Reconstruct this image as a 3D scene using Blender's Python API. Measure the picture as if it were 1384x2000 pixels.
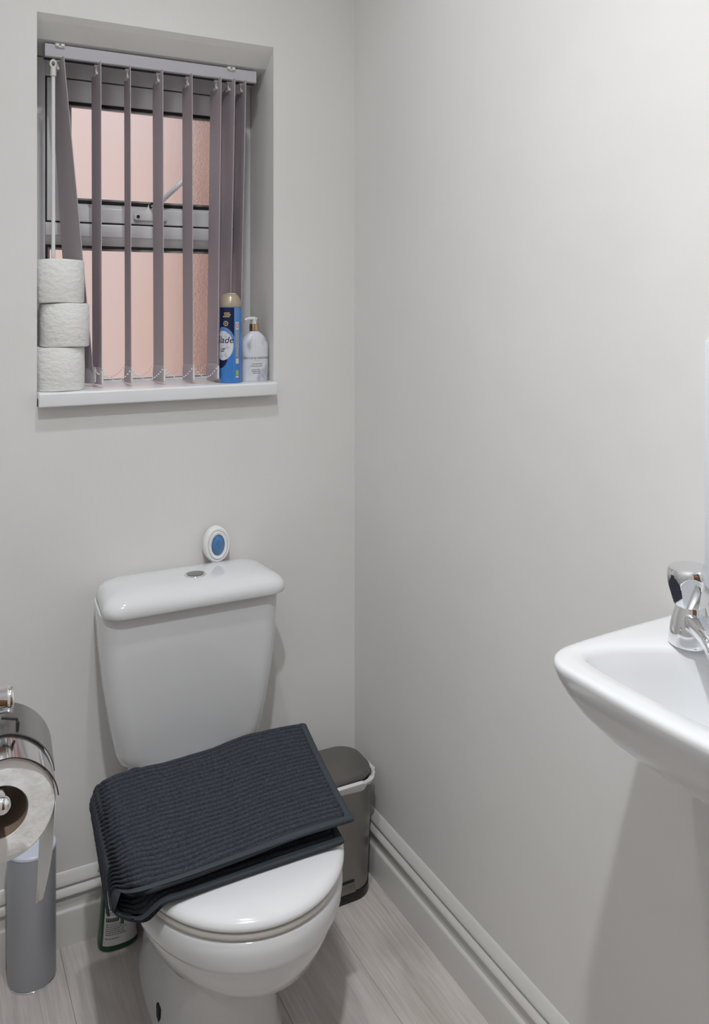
import bpy, bmesh, math, random
from mathutils import Vector, Matrix, noise
for o in list(bpy.data.objects): bpy.data.objects.remove(o)
S = bpy.context.scene
COL = S.collection
R = math.radians
rnd = random.Random(7)
# ------------------------------------------------------------------ camera
cd = bpy.data.cameras.new('camera'); cam = bpy.data.objects.new('camera', cd); COL.objects.link(cam)
cam.location = (-0.9466, -1.8184, 1.323)
cam.rotation_euler = (R(90), 0, R(62.5-90))
cd.sensor_fit = 'VERTICAL'; cd.sensor_height = 36; cd.sensor_width = 24.9
cd.lens = 1634/2000*36
cd.shift_x = 0; cd.shift_y = -(1000-593)/2000
cd.clip_start = 0.02
S.camera = cam
# ------------------------------------------------------------------ world, lamps, exposure
W = bpy.data.worlds.new('world'); S.world = W; W.use_nodes = True
bg = W.node_tree.nodes['Background']
bg.inputs[0].default_value = (0.93, 0.96, 1.0, 1); bg.inputs[1].default_value = 1.35
def downlight(x, y, w, cone=158, blend=1.0):
    l = bpy.data.lights.new('downlight', 'SPOT'); l.spot_size = R(cone); l.spot_blend = blend; l.shadow_soft_size = 0.035; l.energy = w
    l.color = (0.955, 0.98, 1.0)
    o = bpy.data.objects.new('downlight', l); COL.objects.link(o); o.location = (x, y, 2.55)
downlight(-0.62, -0.80, 26.0, 150)
downlight(-0.82, -1.50, 80.0, 128)
S.view_settings.view_transform = 'Standard'; S.view_settings.look = 'None'
S.view_settings.gamma = 1; S.view_settings.use_curve_mapping = False
S.view_settings.exposure = 0.0
# ------------------------------------------------------------------ materials
def srgb(r, g, b):
    f = lambda c: (c/255/12.92 if c/255 <= 0.04045 else ((c/255+0.055)/1.055)**2.4)
    return (f(r), f(g), f(b), 1)
def mat(name, col, rough=0.5, metal=0.0, coat=0.0, bump=None, vary=None, spec=0.5, trans=0.0, ior=1.45, sss=0.0, aniso=None):
    """bump=(scale, strength, distance, stretch xyz)  vary=(scale, colour2, contrast lo, hi, stretch)"""
    m = bpy.data.materials.new(name); m.use_nodes = True
    nt = m.node_tree; b = nt.nodes['Principled BSDF']; L = nt.links.new
    b.inputs['Base Color'].default_value = col; b.inputs['Roughness'].default_value = rough
    b.inputs['Metallic'].default_value = metal; b.inputs['Coat Weight'].default_value = coat
    b.inputs['Specular IOR Level'].default_value = spec
    b.inputs['Transmission Weight'].default_value = trans; b.inputs['IOR'].default_value = ior
    b.inputs['Subsurface Weight'].default_value = sss
    if sss: b.inputs['Subsurface Radius'].default_value = (0.01, 0.01, 0.01)
    tc = nt.nodes.new('ShaderNodeTexCoord')
    def nz(scale, stretch, detail=4):
        mp = nt.nodes.new('ShaderNodeMapping'); mp.inputs['Scale'].default_value = stretch
        L(tc.outputs['Object'], mp.inputs['Vector'])
        n = nt.nodes.new('ShaderNodeTexNoise'); n.inputs['Scale'].default_value = scale; n.inputs['Detail'].default_value = detail
        L(mp.outputs[0], n.inputs['Vector']); return n
    if bump:
        n = nz(bump[0], bump[3] if len(bump) > 3 else (1, 1, 1))
        bp = nt.nodes.new('ShaderNodeBump'); bp.inputs['Strength'].default_value = bump[1]; bp.inputs['Distance'].default_value = bump[2]
        L(n.outputs[0], bp.inputs['Height']); L(bp.outputs[0], b.inputs['Normal'])
    if vary:
        n = nz(vary[0], vary[4] if len(vary) > 4 else (1, 1, 1))
        cr = nt.nodes.new('ShaderNodeValToRGB')
        cr.color_ramp.elements[0].position = vary[2]; cr.color_ramp.elements[1].position = vary[3]
        cr.color_ramp.elements[0].color = col; cr.color_ramp.elements[1].color = vary[1]
        L(n.outputs[0], cr.inputs[0]); L(cr.outputs[0], b.inputs['Base Color'])
    return m
WALL = (0.80, 0.79, 0.775, 1)
M = {}
M['wall'] = mat('plaster_paint', WALL, 0.62, bump=(14, 0.10, 0.02, (1, 1, 0.6)), vary=(3.0, (0.77, 0.757, 0.74, 1), 0.35, 0.75), spec=0.35)
M['ceiling'] = mat('ceiling_paint', (0.88, 0.88, 0.88, 1), 0.8)
M['skirt'] = mat('skirting_gloss', (0.70, 0.69, 0.665, 1), 0.28, spec=0.5, bump=(40, 0.05, 0.004))
M['upvc'] = mat('white_plastic_frame', (0.80, 0.81, 0.83, 1), 0.25)
M['sill'] = mat('white_sill_plastic', (0.83, 0.84, 0.86, 1), 0.3)
M['gasket'] = mat('black_rubber', (0.012, 0.012, 0.012, 1), 0.6)
M['rail'] = mat('grey_aluminium', (0.52, 0.51, 0.55, 1), 0.4, spec=0.5)
M['clip'] = mat('cream_plastic', (0.78, 0.77, 0.72, 1), 0.35)
M['dark'] = mat('dark_void', (0.02, 0.02, 0.022, 1), 0.7)
M['slat'] = mat('mauve_grey_fabric', srgb(192, 183, 189), 0.85, spec=0.2, bump=(120, 0.25, 0.004, (1, 9, 0.05)))
M['white'] = mat('white_plastic', (0.86, 0.86, 0.86, 1), 0.3)
M['ceramic'] = mat('white_ceramic', (0.76, 0.77, 0.785, 1), 0.10, coat=0.3)
M['seat'] = mat('white_seat_plastic', (0.85, 0.86, 0.885, 1), 0.16, coat=0.2)
M['seatring'] = mat('cream_seat_plastic', (0.72, 0.70, 0.655, 1), 0.25)
M['chrome'] = mat('chrome', (0.82, 0.83, 0.85, 1), 0.06, metal=1.0)
M['hood'] = mat('hood_chrome', (0.62, 0.62, 0.62, 1), 0.12, metal=1.0)
M['satin'] = mat('satin_chrome', (0.36, 0.36, 0.36, 1), 0.34, metal=1.0)
M['steel'] = mat('brushed_steel', (0.27, 0.258, 0.243, 1), 0.34, metal=1.0, bump=(60, 0.05, 0.002, (1, 1, 0.03)))
M['black'] = mat('black_plastic', (0.012, 0.012, 0.012, 1), 0.4)
M['liner'] = mat('white_bin_liner', (0.78, 0.78, 0.80, 1), 0.35, trans=0.0, sss=0.15)
M['paper'] = mat('tissue_paper', (0.86, 0.855, 0.84, 1), 0.95, spec=0.1, bump=(90, 0.35, 0.004))
M['paperw'] = mat('tissue_paper_white', (0.84, 0.84, 0.82, 1), 0.95, spec=0.1, bump=(70, 0.5, 0.006, (1, 1, 1.6)))
M['card'] = mat('brown_card', (0.20, 0.145, 0.105, 1), 0.85)
M['towel'] = mat('dark_slate_terry', (0.040, 0.045, 0.058, 1), 0.95, spec=0.15, bump=(420, 0.5, 0.002), vary=(300, (0.070, 0.077, 0.094, 1), 0.35, 0.7))
M['hem'] = mat('slate_hem', (0.062, 0.073, 0.086, 1), 0.9, spec=0.15, bump=(500, 0.4, 0.001))
M['silver'] = mat('grey_satin_metal_paint', (0.40, 0.415, 0.45, 1), 0.42, metal=0.35)
M['paleblue'] = mat('pale_blue_plastic', (0.66, 0.71, 0.82, 1), 0.35)
M['green'] = mat('green_plastic', (0.012, 0.075, 0.022, 1), 0.25)
M['label'] = mat('white_label', (0.62, 0.62, 0.62, 1), 0.4)
M['teal'] = mat('teal_print', (0.02, 0.25, 0.22, 1), 0.5)
M['ink'] = mat('black_print', (0.02, 0.018, 0.02, 1), 0.5)
M['inkgrey'] = mat('grey_print', (0.13, 0.13, 0.16, 1), 0.5)
M['gold'] = mat('brushed_gold', (0.72, 0.52, 0.32, 1), 0.22, metal=1.0)
M['capgold'] = mat('pearl_gold_plastic', (0.46, 0.39, 0.29, 1), 0.3, coat=0.3, metal=0.2)
M['blue'] = mat('blue_can_print', (0.045, 0.22, 0.62, 1), 0.28, coat=0.3)
M['blue2'] = mat('mid_blue_print', (0.12, 0.27, 0.60, 1), 0.3)
M['navy'] = mat('navy_print', (0.006, 0.012, 0.06, 1), 0.3)
M['flower'] = mat('pale_floral_print', (0.72, 0.74, 0.80, 1), 0.4, vary=(90, (0.42, 0.45, 0.60, 1), 0.5, 0.72))
M['limegreen'] = mat('lime_print', (0.35, 0.48, 0.10, 1), 0.4)
M['red'] = mat('red_print', (0.45, 0.08, 0.07, 1), 0.4)
M['goldprint'] = mat('gold_print', (0.62, 0.52, 0.30, 1), 0.4)
M['gel'] = mat('blue_gel', (0.07, 0.20, 0.42, 1), 0.06, coat=0.5)
M['wood'] = mat('brown_door_wood', (0.20, 0.085, 0.035, 1), 0.45, vary=(8, (0.12, 0.05, 0.02, 1), 0.3, 0.7, (4, 4, 0.4)))
M['render_pink'] = mat('pink_brick_render', (0.80, 0.66, 0.64, 1), 0.9, vary=(1.6, (0.84, 0.60, 0.51, 1), 0.35, 0.7))
M['brickdark'] = mat('brown_brick', (0.36, 0.24, 0.20, 1), 0.9, vary=(6, (0.46, 0.31, 0.26, 1), 0.35, 0.7))
M['ground'] = mat('concrete_ground', (0.5, 0.48, 0.46, 1), 0.9)
M['glasswhite'] = mat('glossy_white_panel', (0.80, 0.83, 0.86, 1), 0.08)
# frosted pane
def frosted():
    m = mat('frosted_glass', (1, 1, 1, 1), 0.22, trans=1.0, ior=1.12, bump=(190, 0.55, 0.003))
    return m
M['glass'] = frosted()
# marble pump bottle
M['marble'] = mat('marble_print', (0.72, 0.74, 0.79, 1), 0.25, coat=0.3, vary=(38, (0.40, 0.42, 0.48, 1), 0.50, 0.68, (1, 1, 0.6)))
# oak-effect planks
def plank_mat():
    m = bpy.data.materials.new('grey_oak_plank'); m.use_nodes = True
    nt = m.node_tree; b = nt.nodes['Principled BSDF']; L = nt.links.new
    tc = nt.nodes.new('ShaderNodeTexCoord'); oi = nt.nodes.new('ShaderNodeObjectInfo')
    add = nt.nodes.new('ShaderNodeVectorMath'); add.operation = 'MULTIPLY_ADD'
    add.inputs[1].default_value = (1, 1, 1)
    cmb = nt.nodes.new('ShaderNodeCombineXYZ')
    mul = nt.nodes.new('ShaderNodeMath'); mul.operation = 'MULTIPLY'; mul.inputs[1].default_value = 37
    L(oi.outputs['Random'], mul.inputs[0])
    for i in range(3): L(mul.outputs[0], cmb.inputs[i])
    L(tc.outputs['Object'], add.inputs[0]); L(cmb.outputs[0], add.inputs[2])
    def noise_(scale, st, det=5, dist=0.0):
        mp = nt.nodes.new('ShaderNodeMapping'); mp.inputs['Scale'].default_value = st; L(add.outputs[0], mp.inputs['Vector'])
        n = nt.nodes.new('ShaderNodeTexNoise'); n.inputs['Scale'].default_value = scale; n.inputs['Detail'].default_value = det
        n.inputs['Distortion'].default_value = dist
        L(mp.outputs[0], n.inputs['Vector']); return n
    big = noise_(3.0, (2.2, 1.0, 1), 4, 0.8); fine = noise_(60, (3.0, 0.12, 1), 6, 0.3)
    cr = nt.nodes.new('ShaderNodeValToRGB'); e = cr.color_ramp.elements
    e[0].position = 0.30; e[0].color = (0.42, 0.375, 0.345, 1)
    e[1].position = 0.72; e[1].color = (0.70, 0.665, 0.635, 1)
    e2 = e.new(0.5); e2.color = (0.58, 0.535, 0.505, 1)
    mx = nt.nodes.new('ShaderNodeMix'); mx.data_type = 'FLOAT'; mx.inputs[0].default_value = 0.45
    L(big.outputs[0], mx.inputs[2]); L(fine.outputs[0], mx.inputs[3]); L(mx.outputs[0], cr.inputs[0])
    hsv = nt.nodes.new('ShaderNodeHueSaturation')
    mr = nt.nodes.new('ShaderNodeMapRange'); mr.inputs[3].default_value = 0.82; mr.inputs[4].default_value = 1.14
    L(oi.outputs['Random'], mr.inputs[0]); L(mr.outputs[0], hsv.inputs['Value']); L(cr.outputs[0], hsv.inputs['Color'])
    L(hsv.outputs[0], b.inputs['Base Color'])
    b.inputs['Roughness'].default_value = 0.5; b.inputs['Specular IOR Level'].default_value = 0.35
    bp = nt.nodes.new('ShaderNodeBump'); bp.inputs['Strength'].default_value = 0.15; bp.inputs['Distance'].default_value = 0.002
    L(fine.outputs[0], bp.inputs['Height']); L(bp.outputs[0], b.inputs['Normal'])
    return m
M['plank'] = plank_mat()
# ------------------------------------------------------------------ helpers
class MB:
    def __init__(s): s.v = []; s.f = []
    def add(s, vs, fs):
        k = len(s.v); s.v += [tuple(v) for v in vs]; s.f += [tuple(i+k for i in f) for f in fs]; return s
    def box(s, x0, x1, y0, y1, z0, z1):
        return s.add([(x0,y0,z0),(x1,y0,z0),(x1,y1,z0),(x0,y1,z0),(x0,y0,z1),(x1,y0,z1),(x1,y1,z1),(x0,y1,z1)],
                     [(0,3,2,1),(4,5,6,7),(0,1,5,4),(1,2,6,5),(2,3,7,6),(3,0,4,7)])
    def loft(s, rings, cap0=True, cap1=True, closed=True):
        n = len(rings[0]); vs = [p for r in rings for p in r]; fs = []
        for i in range(len(rings)-1):
            for j in range(n if closed else n-1):
                a = i*n+j; b = i*n+(j+1) % n
                fs.append((a, b, b+n, a+n))
        if cap0: fs.append(tuple(range(n-1, -1, -1)))
        if cap1: fs.append(tuple((len(rings)-1)*n+j for j in range(n)))
        return s.add(vs, fs)
    def lathe(s, prof, c, n=32, cap0=True, cap1=True, sx=1, sy=1):
        return s.loft([[(c[0]+r*sx*math.cos(2*math.pi*j/n), c[1]+r*sy*math.sin(2*math.pi*j/n), c[2]+z) for j in range(n)] for r, z in prof], cap0, cap1)
    def tube(s, path, r, n=10, cap=True):
        rings = []; up = None
        P = [Vector(p) for p in path]
        for i, p in enumerate(P):
            t = (P[min(i+1, len(P)-1)]-P[max(i-1, 0)]).normalized()
            if up is None: up = Vector((0, 0, 1)) if abs(t.z) < 0.9 else Vector((1, 0, 0))
            a = t.cross(up).normalized(); b = a.cross(t).normalized(); up = b
            rr = r[i] if isinstance(r, (list, tuple)) else r
            rings.append([tuple(p+a*rr*math.cos(2*math.pi*k/n)+b*rr*math.sin(2*math.pi*k/n)) for k in range(n)])
        return s.loft(rings, cap, cap)
    def prism(s, prof, axis, a, b):
        """prof: list of 2D points; extruded along axis from a to b"""
        def mk(p, t): return (t, p[0], p[1]) if axis == 'x' else ((p[0], t, p[1]) if axis == 'y' else (p[0], p[1], t))
        return s.loft([[mk(p, a) for p in prof], [mk(p, b) for p in prof]])
    def sphere(s, c, r, n=10, m=6, sx=1, sy=1, sz=1):
        prof = [(max(1e-5, r*math.sin(math.pi*i/m)), -r*math.cos(math.pi*i/m)*sz) for i in range(m+1)]
        return s.lathe(prof, c, n, sx=sx, sy=sy)
    def make(s, name, m, parent=None, loc=(0, 0, 0), smooth=True, bevel=0, segs=2, subsurf=0, angle=35, mats=None):
        off = Vector(parent_loc(parent)) if parent else Vector(loc)
        me = bpy.data.meshes.new(name)
        me.from_pydata([tuple(Vector(v)-off) for v in s.v], [], s.f)
        bm = bmesh.new(); bm.from_mesh(me)
        bmesh.ops.recalc_face_normals(bm, faces=bm.faces)
        if bevel:
            ed = [e for e in bm.edges if len(e.link_faces) == 2 and e.calc_face_angle(0) > R(30)]
            bmesh.ops.bevel(bm, geom=ed, offset=bevel, segments=segs, profile=0.5, affect='EDGES', clamp_overlap=True)
        for f in bm.faces: f.smooth = smooth
        if smooth:
            for e in bm.edges:
                if len(e.link_faces) == 2 and e.calc_face_angle(0) > R(angle): e.smooth = False
        bm.to_mesh(me); bm.free()
        me.materials.append(m)
        o = bpy.data.objects.new(name, me); COL.objects.link(o)
        if parent: o.parent = parent
        else: o.location = loc
        if subsurf:
            md = o.modifiers.new('sub', 'SUBSURF'); md.levels = subsurf; md.render_levels = subsurf
        return o
def parent_loc(p):
    v = Vector((0, 0, 0))
    while p: v = v+p.location; p = p.parent
    return v
def thing(name, label, cat, loc, group=None):
    o = bpy.data.objects.new(name, None); COL.objects.link(o); o.location = loc; o.empty_display_size = 0.05
    o['label'] = label; o['category'] = cat
    if group: o['group'] = group
    return o
def struct(o): o['kind'] = 'structure'; return o
def sempty(name, loc=(0, 0, 0)):
    o = bpy.data.objects.new(name, None); COL.objects.link(o); o.location = loc; o['kind'] = 'structure'; o.empty_display_size = 0.05; return o
def rrect(cx, cy, hx, hy, r, z, n=6):
    """rounded rectangle ring"""
    r = min(r, hx*0.999, hy*0.999); out = []
    for qx, qy, a0 in ((1, 1, 0), (-1, 1, 90), (-1, -1, 180), (1, -1, 270)):
        for k in range(n+1):
            a = R(a0+90*k/n); out.append((cx+qx*(hx-r)+r*math.cos(a), cy+qy*(hy-r)+r*math.sin(a), z))
    return out
def egg(cx, cy, a, bf, bb, z, n=64, pb=2.0, pf=2.0):
    """egg plan: half width a, front (towards -y) half length bf, back bb, superellipse exponents"""
    out = []
    for k in range(n):
        t = 2*math.pi*k/n; c, s = math.cos(t), math.sin(t)
        p = pf if s < 0 else pb
        x = a*math.copysign(abs(c)**(2/p), c); y = (bf if s < 0 else bb)*math.copysign(abs(s)**(2/p), s)
        out.append((cx+x, cy+y, z))
    return out
def text_mesh(body, size, spacing=1.0, shear=0.0):
    c = bpy.data.curves.new('lettering', 'FONT'); c.body = body; c.size = size; c.align_x = 'CENTER'; c.align_y = 'CENTER'
    c.space_character = spacing; c.shear = shear; c.resolution_u = 3
    o = bpy.data.objects.new('lettering', c); COL.objects.link(o)
    me = bpy.data.meshes.new_from_object(o.evaluated_get(bpy.context.evaluated_depsgraph_get()))
    vs = [tuple(v.co) for v in me.vertices]; fs = [tuple(p.vertices) for p in me.polygons]
    bpy.data.objects.remove(o); bpy.data.curves.remove(c); bpy.data.meshes.remove(me)
    return vs, fs
# ------------------------------------------------------------------ room shell
XL, YF, H = -1.0, -2.3, 2.60
wx0, wx1, wz0, wz1 = -0.732, -0.213, 1.111, 1.921
b = MB()
b.box(XL-0.1, wx0, 0, 0.30, -0.05, H); b.box(wx1, 0.1, 0, 0.30, -0.05, H); b.box(wx0, wx1, 0, 0.30, -0.05, wz0)
b.prism([(0, H), (0, wz1), (0.012, 1.909), (0.045, 1.880), (0.08, 1.874), (0.30, 1.872), (0.30, H)], 'x', wx0, wx1)
struct(b.make('wall_back', M['wall'], smooth=False))
struct(MB().box(0, 0.1, YF-0.1, 0, -0.05, H).make('wall_right', M['wall'], smooth=False))
struct(MB().box(XL-0.1, XL, YF-0.1, 0, -0.05, H).make('wall_left', M['wall'], smooth=False))
b = MB(); b.box(XL, -0.92, YF-0.1, YF, -0.05, H); b.box(-0.12, 0, YF-0.1, YF, -0.05, H); b.box(-0.92, -0.12, YF-0.1, YF, 2.02, H)
struct(b.make('wall_front', M['wall'], smooth=False))
struct(MB().box(XL-0.1, 0.1, YF-0.1, 0.3, H, H+0.1).make('ceiling', M['ceiling'], smooth=False))
d = sempty('door_1', (-0.52, -2.36, 0.006))
MB().box(-0.917, -0.123, -2.365, -2.325, 0.006, 2.017).make('door_leaf', M['wood'], d, bevel=0.002)
MB().tube([(-0.86, -2.325, 1.0), (-0.86, -2.285, 1.0), (-0.85, -2.28, 1.0), (-0.74, -2.28, 1.0)], 0.009).make('door_handle', M['chrome'], d)
# floor and planks
fl = struct(MB().box(XL-0.1, 0.1, YF-0.1, 0.0, -0.06, -0.006).make('floor', M['dark'], smooth=False))
pw, pl = 0.177, 1.22
offs = [0.35, 0.95, 0.10, 0.62, 0.28, 0.80, 0.5]
for k in range(-3, 5):
    x0 = -0.69+pw*k; x1 = min(x0+pw, -0.001); xx0 = max(x0, XL+0.001)
    if x1-xx0 < 0.01: continue
    y = 0.0; nxt = -offs[k % 7]*pl
    while y > YF:
        e = max(nxt, YF)
        MB().box(xx0+0.0002, x1-0.0002, e+0.0002, y-0.0002, -0.006, 0).make('floor_plank', M['plank'], fl, bevel=0.0007, segs=1, smooth=False)
        y = e; nxt = y-pl
# skirting
sk = [(0, 0), (0.018, 0), (0.018, 0.0705), (0.0172, 0.0735), (0.0150, 0.0755), (0.0118, 0.0765), (0.0112, 0.080), (0.0112, 0.1015), (0.0135, 0.1025), (0.0180, 0.1065), (0.0182, 0.1085), (0.0165, 0.1125), (0.0120, 0.1195),
      (0.0090, 0.1215), (0.0086, 0.1235), (0.0105, 0.1250), (0.0125, 0.1270), (0.0125, 0.1290), (0.0100, 0.1355), (0.0050, 0.1440), (0.0020, 0.1495), (0, 0.151)]
struct(MB().prism([(-p, z*0.96) for p, z in sk], 'x', XL, -0.0005).make('baseboard_back', M['skirt'], angle=50))
struct(MB().prism([(-p, z*0.94) for p, z in sk], 'y', YF, -0.0005).make('baseboard_right', M['skirt'], angle=50))
struct(MB().prism([(XL+p, z) for p, z in sk], 'y', YF, -0.02).make('baseboard_left', M['skirt'], angle=50))
# outside the window
struct(MB().box(-3.0, 0.02, 1.35, 1.55, -1.5, 2.6).make('wall_outside', M['render_pink'], smooth=False))
struct(MB().box(0.02, 2.0, 1.15, 1.55, -1.5, 2.6).make('wall_outside_right', M['brickdark'], smooth=False))
struct(MB().box(-3.0, 3.0, 0.3, 1.6, -1.6, -0.2).make('ground_outside', M['ground'], smooth=False))
# ------------------------------------------------------------------ window
win = sempty('window_1', (-0.4725, 0.15, 1.142))
b = MB()
b.box(wx0+0.0005, -0.697, 0.15, 0.215, 1.13, 1.871); b.box(-0.252, wx1-0.0005, 0.15, 0.215, 1.13, 1.871)
b.box(-0.697, -0.252, 0.15, 0.215, 1.831, 1.871); b.box(-0.697, -0.252, 0.15, 0.215, 1.13, 1.146)
b.prism([(0.146, 1.476), (0.146, 1.502), (0.149, 1.505), (0.215, 1.505), (0.215, 1.455), (0.158, 1.455), (0.149, 1.474)], 'x', -0.697, -0.252)
b.make('window_frame', M['upvc'], win, bevel=0.0012, segs=1)
b = MB(); g = MB()
def ring(mb, x0, x1, z0, z1, t, y0, y1):
    mb.box(x0, x0+t, y0, y1, z0, z1); mb.box(x1-t, x1, y0, y1, z0, z1)
    mb.box(x0+t, x1-t, y0, y1, z1-t, z1); mb.box(x0+t, x1-t, y0, y1, z0, z0+t)
# opening sash
sx0, sx1, sz0, sz1 = -0.6935, -0.2555, 1.5085, 1.8275
b.box(sx0, sx0+0.044, 0.148, 0.20, sz0, sz1); b.box(sx1-0.044, sx1, 0.148, 0.20, sz0, sz1)
b.box(sx0+0.044, sx1-0.044, 0.148, 0.20, 1.780, sz1)
b.prism([(0.148, 1.5085), (0.148, 1.541), (0.153, 1.546), (0.161, 1.552), (0.20, 1.552), (0.20, 1.5085)], 'x', sx0+0.044, sx1-0.044)
b.make('window_sash', M['upvc'], win, bevel=0.0012, segs=1)
ring(g, -0.697, -0.252, 1.139, 1.4555, 0.006, 0.1585, 0.172); ring(g, sx0+0.0435, sx1-0.0435, 1.5525, 1.7805, 0.006, 0.157, 0.172)
ring(g, -0.6968, -0.2522, 1.5055, 1.8305, 0.0028, 0.160, 0.175)
g.make('gasket', M['gasket'], win, smooth=False)
g = MB(); ring(g, -0.691, -0.258, 1.143, 1.4495, 0.005, 0.163, 0.172); ring(g, sx0+0.0495, sx1-0.0495, 1.5585, 1.7745, 0.005, 0.163, 0.172)
g.make('glazing_bead', M['satin'], win, smooth=False)
MB().box(-0.692, -0.257, 0.173, 0.177, 1.148, 1.4545).make('pane', M['glass'], win, smooth=False)
MB().box(sx0+0.046, sx1-0.046, 0.173, 0.177, 1.553, 1.78).make('pane', M['glass'], win, smooth=False)
# casement stay
st = MB(); st.prism([(-0.503, 1.520), (-0.498, 1.517), (-0.430, 1.517), (-0.426, 1.520), (-0.426, 1.527), (-0.430, 1.532), (-0.455, 1.534), (-0.452, 1.548), (-0.458, 1.558), (-0.468, 1.556), (-0.478, 1.536), (-0.498, 1.533), (-0.503, 1.530)], 'y', 0.141, 0.1478)
sto = st.make('stay_plate', M['white'], win, bevel=0.001)
s2 = MB()
for sx in (-0.494, -0.442): s2.lathe([(0.0038, 0), (0.0038, 0.002)], (0, 0, 0), 12)
vs = []
for i, (x, y, z) in enumerate(s2.v):
    cx = -0.494 if i < 24 else -0.442
    vs.append((cx+x, 0.1408-z, 1.5255+y))
s2.v = vs; s2.make('stay_screw', M['gasket'], sto)
s3 = MB(); s3.tube([(-0.4605+0.007*math.cos(t), 0.138, 1.552+0.006*math.sin(t)) for t in [R(40+30*i) for i in range(10)]], 0.0022, 8)
s3.make('stay_spring', M['gasket'], sto)
MB().tube([(-0.462, 0.138, 1.5425), (-0.440, 0.136, 1.565), (-0.395, 0.134, 1.609), (-0.374, 0.134, 1.627)], [0.004, 0.0058, 0.0062, 0.0052], 8).make('stay_arm', M['upvc'], win)
b = MB(); b.prism([(-0.028, 1.1125), (-0.030, 1.1145), (-0.030, 1.139), (-0.027, 1.142), (0.150, 1.142), (0.150, 1.128), (-0.014, 1.128), (-0.014, 1.1125)], 'x', -0.7315, -0.2150)
b.make('window_sill', M['sill'], win, bevel=0.0012, segs=2)
# ------------------------------------------------------------------ vertical blind
bl = thing('vertical_blind', 'mauve grey vertical blind hanging open across the recessed window', 'blind', (-0.474, 0.0625, 1.8425))
b = MB(); b.prism([(0.046, 1.8445), (0.0445, 1.846), (0.0445, 1.8705), (0.046, 1.872), (0.079, 1.872), (0.0805, 1.8705), (0.0805, 1.8445), (0.0695, 1.8445), (0.0695, 1.849), (0.0555, 1.849), (0.0555, 1.8445)], 'x', -0.711, -0.2385)
hr = b.make('headrail', M['rail'], bl, smooth=False)
MB().box(-0.7105, -0.239, 0.056, 0.069, 1.8435, 1.8490).make('track_slot', M['dark'], hr, smooth=False)
for x in (-0.681, -0.301):
    q = MB(); q.box(x-0.010, x+0.010, 0.043, 0.060, 1.8721, 1.8738); q.box(x-0.009, x-0.002, 0.0405, 0.0442, 1.866, 1.8738); q.box(x+0.002, x+0.009, 0.0405, 0.0442, 1.866, 1.8738); q.box(x-0.009, x+0.009, 0.0405, 0.0442, 1.8655, 1.8685)
    q.make('ceiling_bracket', M['clip'], bl, bevel=0.0006, segs=1)
SL = [(-0.603, -2), (-0.536, 4), (-0.468, 0), (-0.400, 2), (-0.332, 2), (-0.302, -2), (-0.271, 4)]
hw = 0.0445
def slat(xt, at, xb, ab, yb=0.0625, zb=1.146):
    """fabric slat from hanger (xt, angle at) at the top to weight pocket (xb, angle ab) at the bottom"""
    rows = []; K = 17; Nw = 12
    for i in range(K):
        t = i/(K-1); x = xt+(xb-xt)*t; a = R(at+(ab-at)*t); y = 0.0625+(yb-0.0625)*t
        row = []
        for j in range(Nw+1):
            u = -1+2*j/Nw
            zt = 1.8425 if u < -0.55 else (1.8425-0.0175*(u+0.55)/1.55)
            zz = zb+0.006*(1-u)/2
            z = zt+(zz-zt)*t
            cv = 0.0016*(1-u*u)
            row.append((x+math.sin(a)*hw*u+math.cos(a)*cv, y+math.cos(a)*hw*u-math.sin(a)*cv, z))
        rows.append(row)
    bm_ = MB(); th = 0.0007
    fr = [[(p[0]+th, p[1], p[2]) for p in r] + [(p[0]-th, p[1], p[2]) for p in reversed(r)] for r in rows]
    bm_.loft(fr)
    # weight pocket: slightly bulged sleeve
    a = R(ab); s_, c_ = math.sin(a), math.cos(a)
    rg = []
    for z, wd, tk in ((zb+0.036, 1.0, 0.0012), (zb+0.030, 1.03, 0.0035), (zb+0.018, 1.05, 0.0042), (zb+0.006, 1.04, 0.0042), (zb, 1.0, 0.003)):
        r = []
        for j in range(16):
            t = 2*math.pi*j/16; u = math.cos(t)*hw*wd; n = math.copysign(abs(math.sin(t))**0.6, math.sin(t))*tk
            r.append((xb+s_*u+c_*n, yb+c_*u-s_*n, z+0.004*(1-math.cos(t))/2))
        rg.append(r)
    bm_.loft(rg)
    o = bm_.make('slat', M['slat'], bl, angle=50)
    # white weight showing at the near end of the pocket
    u = -hw*1.05
    w = MB(); w.lathe([(0.0018, 0), (0.0022, 0.004), (0.0022, 0.026), (0.0015, 0.030)], (xb+s_*u+0.001, yb+c_*u, zb+0.006), 8)
    w.make('weight', M['clip'], o)
    h = MB(); h.box(xt-0.0045, xt+0.0045, 0.058, 0.067, 1.8385, 1.8488); h.box(xt-0.0020, xt+0.0020, 0.0595, 0.0655, 1.824, 1.839); h.box(xt-0.0030, xt+0.0030, 0.050, 0.075, 1.8205, 1.8265)
    h.make('hanger', M['clip'], o, bevel=0.0006, segs=1)
    return (xb+s_*u, yb+c_*u), (xb-s_*u, yb-c_*u)
ends = [slat(-0.684, -9, -0.627, -24, 0.093)]
for k, (x, a) in enumerate(SL):
    if k < 5: ends.append(slat(x, a, x+(0.002 if k < 4 else -0.009), a))
    else: ends.append(slat(x, a, x, a, 0.104))      # hanging back behind the can and the bottle
near = MB(); far = MB()
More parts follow.
